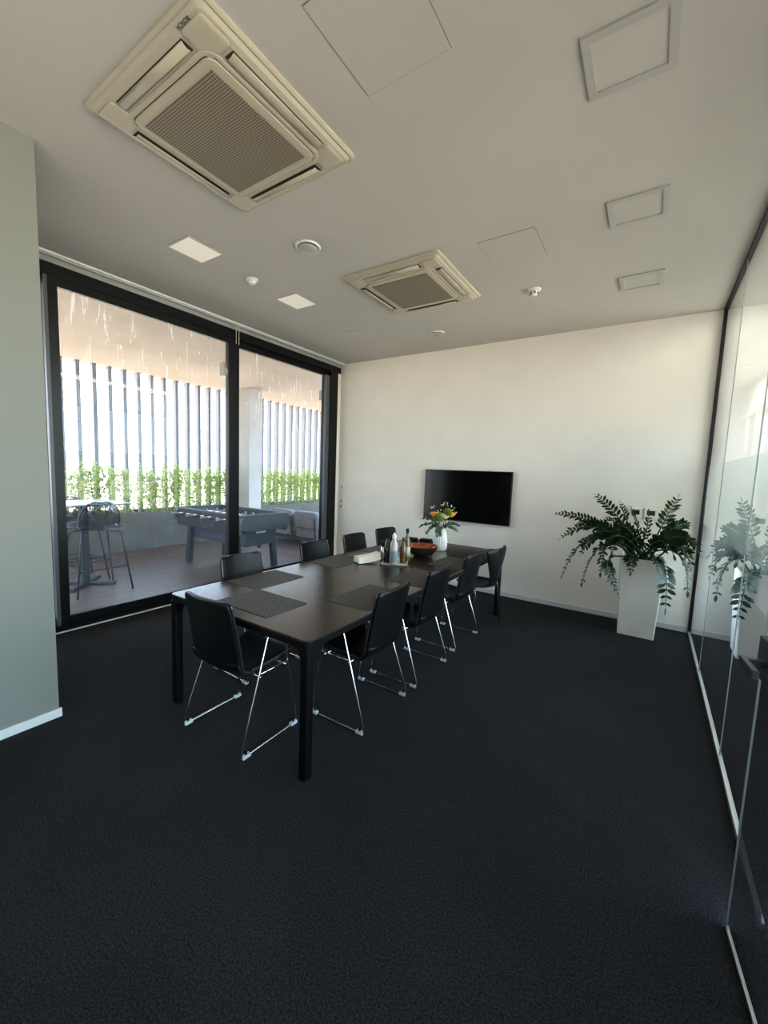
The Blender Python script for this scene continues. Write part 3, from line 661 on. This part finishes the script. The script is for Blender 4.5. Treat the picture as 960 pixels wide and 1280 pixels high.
FR = [  # tip(x,y,z) , control, leaf length, pairs
    ((-.84, -.20, 1.19), (-.36, -.10, 1.22), .075, 24, .18), ((-.46, -.12, 1.41), (-.22, -.05, 1.22), .085, 15, .2), ((-.74, -.28, .95), (-.42, -.15, 1.30), .085, 20, .18),
    ((-.70, -.30, .56), (-.52, -.18, 1.28), .085, 19, .30), ((-.50, -.34, .52), (-.40, -.22, 1.20), .09, 18, .32), ((-.34, -.38, .66), (-.36, -.22, 1.18), .085, 15, .35),
    ((-.17, -.34, .44), (-.46, -.36, .98), .085, 16, .35), ((-.24, .02, 1.33), (-.14, .05, 1.10), .085, 11, .35), ((.01, -.02, 1.25), (.03, 0, 1.0), .085, 8, .45),
    ((.23, -.05, 1.42), (.14, -.02, 1.18), .10, 9, .45), ((.34, -.05, 1.18), (.20, -.05, 1.20), .10, 15, .2), ((.43, -.25, .95), (.26, -.15, 1.27), .10, 17, .2),
    ((.37, -.34, .60), (.34, -.22, 1.18), .10, 16, .3), ((.215, -.42, .43), (.21, -.44, 1.04), .125, 8, .50), ((-.09, -.30, .70), (-.10, -.30, .98), .09, 7, .45),
    ((.12, -.30, .77), (.08, -.28, .98), .09, 7, .4), ((-.36, .05, 1.16), (-.18, .02, 1.16), .085, 14, .2), ((-.14, .10, 1.27), (-.06, .06, 1.08), .085, 11, .3),
    ((-.58, .02, 1.06), (-.30, .0, 1.22), .085, 18, .2), ((.30, .12, 1.08), (.18, .08, 1.14), .095, 13, .2), ((-.30, -.28, .98), (-.20, -.20, 1.14), .09, 12, .25),
    ((.38, .0, .98), (.24, -.02, 1.16), .10, 14, .25), ((-.56, -.12, .78), (-.40, -.08, 1.22), .085, 17, .25), ((.16, -.28, 1.0), (.10, -.18, 1.08), .10, 10, .25),
    ((-.10, -.26, 1.0), (-.05, -.16, 1.06), .09, 10, .25), ((.40, -.12, .74), (.32, -.10, 1.16), .10, 15, .3), ((-.44, -.22, 1.02), (-.26, -.16, 1.16), .09, 14, .2),
    ((-.26, -.30, .86), (-.24, -.22, 1.10), .085, 14, .25), ((-.20, -.18, 1.12), (-.12, -.08, 1.10), .085, 12, .25), ((.24, -.24, .90), (.18, -.16, 1.10), .10, 12, .25), ((-.62, -.20, 1.10), (-.34, -.12, 1.20), .08, 20, .2),
    ((.31, -.18, 1.10), (.18, -.10, 1.12), .10, 13, .2), ((-.36, -.32, .80), (-.30, -.22, 1.14), .085, 14, .25), ((-.52, -.26, .88), (-.40, -.16, 1.22), .085, 16, .25)]
for tip, ctrl, L, nl, st in FR:
    frond((tip[0]-PX*0, tip[1], tip[2]), ctrl, L, nl, st, W=.46 if L >= .12 else .40)

# ------------------------------------------------------------------ terrace
struct('trim_6', bx(-9.2, XL-.14, -3.2, 12.5, -.12, 0), M['deck'], 'reddish brown timber deck of the terrace outside', 'deck')
struct('trim_7', bx(-8.35, XL-.12, -3.2, 12.5, 3.24, 3.5), M['soffit'], 'beige concrete soffit over the terrace', 'soffit')
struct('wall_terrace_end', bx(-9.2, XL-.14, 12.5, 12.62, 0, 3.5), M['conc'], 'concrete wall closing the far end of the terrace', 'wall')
t = thing('planter_wall', 'long low concrete planter wall along the terrace edge', 'planter', (-7.75, 4.7, 0))
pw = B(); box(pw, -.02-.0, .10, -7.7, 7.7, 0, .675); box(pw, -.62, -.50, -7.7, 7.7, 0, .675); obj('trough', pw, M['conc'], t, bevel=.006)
sj = B()
for k in range(-3, 4): box(sj, .0995, .1012, k*2.0-.35, k*2.0-.343, 0, .675)
obj('wall_joint', sj, M['fing'], t)
obj('soil', bx(-.50, -.02, -7.7, 7.7, .3, .60), M['soil'], t)
t = thing('concrete_column', 'square concrete column standing at the terrace planter', 'column', (-7.46, 5.90, 0))
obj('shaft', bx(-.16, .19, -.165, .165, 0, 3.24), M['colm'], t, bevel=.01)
# facade fins
f0 = B(); box(f0, -.12, .0, -.03, .03, 0, 3.30)
fin = obj('facade_fin', f0, M['fin'])
e = B(); box(e, .0, .006, -.03, .03, 0, 3.30); fe = obj('front_edge', e, M['fing'], fin)
fin.location = (-8.16, 2.0, 0)
tag(fin, 'tall vertical grey-brown fin of the screen outside the terrace', 'facade fin', 'vertical fins of the terrace screen')
for k in range(-12, 42):
    if k == 0: continue
    c = fin.copy(); C.objects.link(c); c.location = (-8.16, 2.0+k*.2425, 0); g = fe.copy(); C.objects.link(g); g.parent = c
# hedge plants
def shrub(y, hgt, wd, seed, dens):
    rnd = random.Random(seed); b = B()
    for s in range(4):
        x0 = rnd.uniform(-.06, .06); y0 = rnd.uniform(-wd*.5, wd*.5)
        top = (x0+rnd.uniform(-.08, .08), y0+rnd.uniform(-.08, .08), .6+hgt*rnd.uniform(.75, 1))
        pts = arc((x0, y0, .6), (x0, y0, .6+hgt*.5), top, 6); tube(pts, .005, 4, b)
        for k in range(dens):
            q = rnd.random()**.8; p_ = Vector(pts[min(6, int(q*6.99))])+Vector((rnd.uniform(-.12, .12), rnd.uniform(-.13, .13), rnd.uniform(-.07, .07)))
            p_.z = min(p_.z, .6+hgt)
            dv = Vector((rnd.uniform(-1, 1), rnd.uniform(-1, 1), rnd.uniform(-.5, .8)))
            leafq(b, p_, dv, Vector((rnd.uniform(-1, 1), rnd.uniform(-1, 1), 1)), rnd.uniform(.05, .085), rnd.uniform(.020, .034), 1)
    return b
k = 0
protos = [shrub(0, .86+.08*(i % 2), .24, 11+i, 190) for i in range(5)]
pobjs = []
for i, b in enumerate(protos): pobjs.append(obj('hedge_shrub', b, [M['hstem'], M['hedge']]))
ylist = [1.0+.26*i for i in range(34)]
used = 0
for i, y in enumerate(ylist):
    if 6.1 < y < 6.5: continue
    src = pobjs[i % 5]
    o = src if used < 5 and i < 5 else src.copy()
    if o is not src: C.objects.link(o)
    used += 1
    o.location = (-8.0+random.uniform(-.04, .04), y, 0); o.rotation_euler = (0, 0, random.uniform(0, 6)) if o is not src else (0, 0, 0)
    far = y > 6
    tag(o, 'leafy hedge shrub in the planter right of the concrete column' if far else 'leafy bright green hedge shrub in the planter left of the concrete column', 'shrub', 'hedge shrubs right of the column' if far else 'hedge shrubs left of the column')
# soffit lamps
for (x, y, lab) in ((-6.01, 4.25, 'small grey box lamp under the terrace soffit, nearer the mullion'), (-6.04, 6.66, 'small grey box lamp under the terrace soffit, toward the right window edge')):
    t = thing('soffit_lamp', lab, 'outdoor lamp', (x, y, 3.24), group='lamps under the terrace soffit')
    obj('housing', bx(-.055, .055, -.055, .055, -.20, 0), M['grey'], t, bevel=.005); obj('lens', bx(-.04, .04, -.04, .04, -.204, -.20), M['white'], t)

# bar table and stools
t = thing('bar_table', 'tall outdoor bar table with pale blue top on the terrace', 'table', (-5.93, 2.16, 0))
obj('tabletop', loft(B(), [rrect(0, 0, .40, .40, .03, z) for z in (1.035, 1.055)]), M['turq'], t, bevel=.003)
obj('column', bx(-.04, .04, -.04, .04, .03, 1.035), M['metal'], t, bevel=.004)
bb = B(); bar(bb, (-.24, -.24, .02), (.24, .24, .02), .055, .03); bar(bb, (-.24, .24, .0201), (.24, -.24, .0201), .055, .03); obj('cross_base', bb, M['metal'], t)
def make_stool():
    t = thing('bar_stool', 'x', 'stool', group='dark metal bar stools on the terrace')
    # faces -x : back shell on +x side
    sh = []
    prof = [(-.20, .735), (-.15, .742), (0, .745), (.12, .75), (.19, .775), (.225, .84), (.245, .93), (.255, 1.02), (.26, 1.09)]
    P = catmull([(x, 0, z) for x, z in prof], 3)
    for i, q in enumerate(P):
        s = i/(len(P)-1); w_ = .215 if s < .5 else .215-.0*(s-.5)
        if s > .68: w_ = .215*math.sqrt(max(.05, 1-((s-.68)/.33)**2))
        if s < .12: w_ = .16+.055*s/.12
        c_ = .02 if q.z < .78 else .0
        f_ = -.09 if q.z > .8 else -.02
        sh.append([(q.x+f_*v*v, v*w_, q.z+c_*v*v) for v in [k/5-1 for k in range(11)]])
    so = obj('shell', loft(B(), sh, closed=False), M['mesh_'], t, smooth=True, solid=.004)
    rim = [r[0] for r in sh[9:]]+[sh[-1][k] for k in range(1, 10)]+[r[-1] for r in reversed(sh[9:])]
    rim = [(-.02, -.27, .80)]+[(.10, -.25, .805)]+rim+[(.10, .25, .805), (-.02, .27, .80)]
    obj('rim_tube', tube(catmull(rim, 3), .010, 8), M['metal'], t, smooth=True)
    for sx, sy in ((-1, -1), (-1, 1), (1, -1), (1, 1)):
        obj('leg', tube(fillet([(sx*.10, sy*.12, .728), (sx*.18, sy*.205, .728), (sx*.265, sy*.295, .002)], .04), .0105, 8), M['metal'], t, smooth=True)
    z = .30; a, b_ = .232, .257
    obj('footrest', tube([(-a, -b_, z), (-a, b_, z), (a, b_, z), (a, -b_, z)], .008, 8, closed=True), M['metal'], t)
    return t
st = make_stool(); st.location = (-5.585, 2.15, 0); st['label'] = 'dark bar stool with open rimmed back on the window side of the bar table'
dup(st, (-6.24, 2.16, 0), PI, 'dark bar stool beyond the bar table, mostly behind the nearer stool')

# table football
t = thing('football_table', 'grey outdoor table football game with slanted legs on the terrace', 'football table', (-5.60, 4.075, 0))
hx, hy = .85, .425
bd = B()
def endprof(y): return [(0, 0, 0)]
def roundboard(bm, axis, c, th, half, z0, z1):
    pts = []; r = (z1-z0)/2*.9
    for s in (1, -1):
        for k in range(7):
            a = -PI/2+PI*k/6 if s == 1 else PI/2+PI*k/6
            pts.append((s*(half-r)+r*math.cos(a), (z0+z1)/2+(z1-z0)/2*math.sin(a)))
    if axis == 'x': rings = [[(c+o_, p[0], p[1]) for p in pts] for o_ in (-th/2, th/2)]
    else: rings = [[(p[0], c+o_, p[1]) for p in pts] for o_ in (-th/2, th/2)]
    loft(bm, rings)
box(bd, -hx+.03, hx-.03, -hy, -hy+.04, .60, .865); box(bd, -hx+.03, hx-.03, hy-.04, hy, .60, .865)
obj('side_board', bd, M['foosd'], t, bevel=.01)
eb = B()
for s in (-1, 1): roundboard(eb, 'x', s*(hx-.02), .05, hy+.03, .64, .885)
obj('end_board', eb, M['foos'], t)
rb = B(); box(rb, -hx, hx, -hy-.004, -hy+.045, .865, .882); box(rb, -hx, hx, hy-.045, hy+.004, .865, .882); obj('top_rail', rb, M['foos'], t, bevel=.003)
obj('play_field', bx(-hx+.05, hx-.05, -hy+.04, hy-.04, .74, .75), M['green'], t)
lb = B(); box(lb, -.62, .72, -.30, .30, .40, .62); obj('lower_cabinet', lb, M['foosb'], t, bevel=.01)
obj('coin_plate', bx(.7205, .724, -.09, .09, .585, .612), M['white'], t); obj('score_counter', bx(.66, .70, -.02, .02, .352, .40), M['foosd'], t)
for k in range(8):
    x = -.66+k*.19; side = -1 if k % 2 == 0 else 1
    ro = obj('rod', tube([(x, -hy-.06, .80), (x, hy+.06, .80)], .008, 6), M['chrome'], t, smooth=True)
    obj('handle', tube([(x, -hy-.065, .80), (x, -hy-.17, .80)], .017, 8), M['foosd' if side > 0 else 'fig'], ro)
    pl = B()
    for y in (-.2, 0, .2): box(pl, x-.015, x+.015, y-.012, y+.012, .765, .845)
    obj('player_figure', pl, M['fig'], ro)
for sx in (-1, 1):
    for sy in (-1, 1):
        b = B(); bar(b, (sx*.64, sy*.335, 0.0), (sx*.56, sy*.33, .66), .085, .075, up=(1, 0, 0)); obj('leg', b, M['foosd'], t, bevel=.005)

# sofa
t = thing('outdoor_sofa', 'pale grey cushioned outdoor sofa with dark frame behind the football table', 'sofa', (-6.10, 6.35, 0))
sb = B(); box(sb, -.80, .70, -.42, .45, .12, .17)
for sx in (-.76, .62):
    for sy in (-.38, .37): box(sb, sx, sx+.05, sy, sy+.05, 0, .12)
for x in (-.72, -.05, .62): bar(sb, (x, -.40, .14), (x, -.46, .60), .05, .03)
obj('frame', sb, M['sofaf'], t)
for i, x in enumerate((-.76, -.02)):
    c = loft(B(), [rrect(x+.35, .03, .34, .40, .06, z) for z in (.172, .20, .34, .37)]); obj('seat_cushion', c, M['sofa'], t, bevel=.02)
for x in (-.36, .34):
    c = B(); rr = [[(x+a*.34*k_, -.34-.0*a+b_*.075*k_-(z-.35)*.12, z) for a, b_ in ((-1, -.6), (-.9, -1), (.9, -1), (1, -.6), (1, .6), (.9, 1), (-.9, 1), (-1, .6))] for z, k_ in ((.375, .95), (.42, 1), (.62, 1), (.70, .93), (.72, .7))]
    loft(c, rr); obj('back_cushion', c, M['sofa'], t, smooth=False, bevel=.02)
c = B(); loft(c, [rrect(.60, .15, .10, .28, .05, z) for z in (.375, .40, .50, .53)]); obj('arm_cushion', c, M['sofa'], t, bevel=.02)

# ------------------------------------------------------------------ light
W = bpy.data.worlds.new('world'); bpy.context.scene.world = W; W.use_nodes = True; t = W.node_tree
for n in list(t.nodes): t.nodes.remove(n)
o = N(t, 'ShaderNodeOutputWorld'); bg = N(t, 'ShaderNodeBackground', Strength=SKY if 'SKY' in globals() else 8.5)
tc = N(t, 'ShaderNodeTexCoord'); sx = N(t, 'ShaderNodeSeparateXYZ'); t.links.new(tc.outputs['Generated'], sx.inputs[0])
mr = math_(t, 'ADD', math_(t, 'MULTIPLY', sx.outputs[2], .5), .5)
r = N(t, 'ShaderNodeValToRGB'); cr = r.color_ramp
cr.elements[0].position = 0; cr.elements[0].color = (.80, .68, .56, 1)
cr.elements[1].position = 1; cr.elements[1].color = (.40, .60, 1.0, 1)
for p_, c_ in ((.46, (.86, .76, .66, 1)), (.50, (.78, .90, 1.0, 1)), (.62, (.62, .80, 1.0, 1))):
    e = cr.elements.new(p_); e.color = c_
t.links.new(mr, r.inputs[0]); t.links.new(r.outputs[0], bg.inputs[0]); t.links.new(bg.outputs[0], o.inputs[0])
def area(name, loc, rot, sx_, sy_, power, col=(1, 1, 1), portal=False):
    l = bpy.data.lights.new(name, 'AREA'); l.shape = 'RECTANGLE'; l.size = sx_; l.size_y = sy_; l.energy = power; l.color = col
    if portal: l.cycles.is_portal = True
    ob = bpy.data.objects.new(name, l); ob.location = loc; ob.rotation_euler = rot; C.objects.link(ob); return ob
area('window_portal', (XL-.2, 3.05, 1.6), (0, -PI/2, 0), 3.1, 4.3, 1, portal=True)
area('room_fill', (-1.3, -1.0, .9), (PI*.93, 0, 0), 2.4, 1.2, 20, (1, .97, .93))  # added fill behind the camera, aimed up to brighten the ceiling
area('room_fill', (-.9, -2.0, 1.7), (PI/2, 0, 0), 2.4, 2.2, 3, (1, .96, .9))  # added weak fill behind the camera, facing the end wall
area('corridor_fill', (.95, 4.2, H-.06), (0, 0, 0), .5, 3, 75, (1, .98, .93))  # added area light, brightens the frosted band and the plant side
area('corridor_fill', (.9, 7.2, H-.06), (0, 0, 0), .5, 4, 130, (1, .99, .95))  # added area light brightening the far corridor, separate from the modelled downlights

# ------------------------------------------------------------------ camera
R = ((0.83409687, 0.0860747, -0.54486104), (0.55033177, -0.0624357, 0.83260839), (0.03764774, -0.99433039, -0.09944707))
cam = bpy.data.cameras.new('camera'); co = bpy.data.objects.new('camera', cam); C.objects.link(co)
co.matrix_world = Matrix([[R[i][0], -R[i][1], -R[i][2], (0, 0, 1.5806)[i]] for i in range(3)]+[[0, 0, 0, 1]])
cam.sensor_fit = 'HORIZONTAL'; cam.sensor_width = 36; cam.lens = 506.76/960*36; cam.clip_start = .02; cam.clip_end = 200
S = bpy.context.scene; S.camera = co
S.view_settings.view_transform = 'Standard'; S.view_settings.look = 'Medium High Contrast'; S.view_settings.exposure = 0.04
S.cycles.use_denoising = True
S.cycles.max_bounces = 12; S.cycles.diffuse_bounces = 6; S.cycles.transparent_max_bounces = 24
S.cycles.sample_clamp_indirect = 8
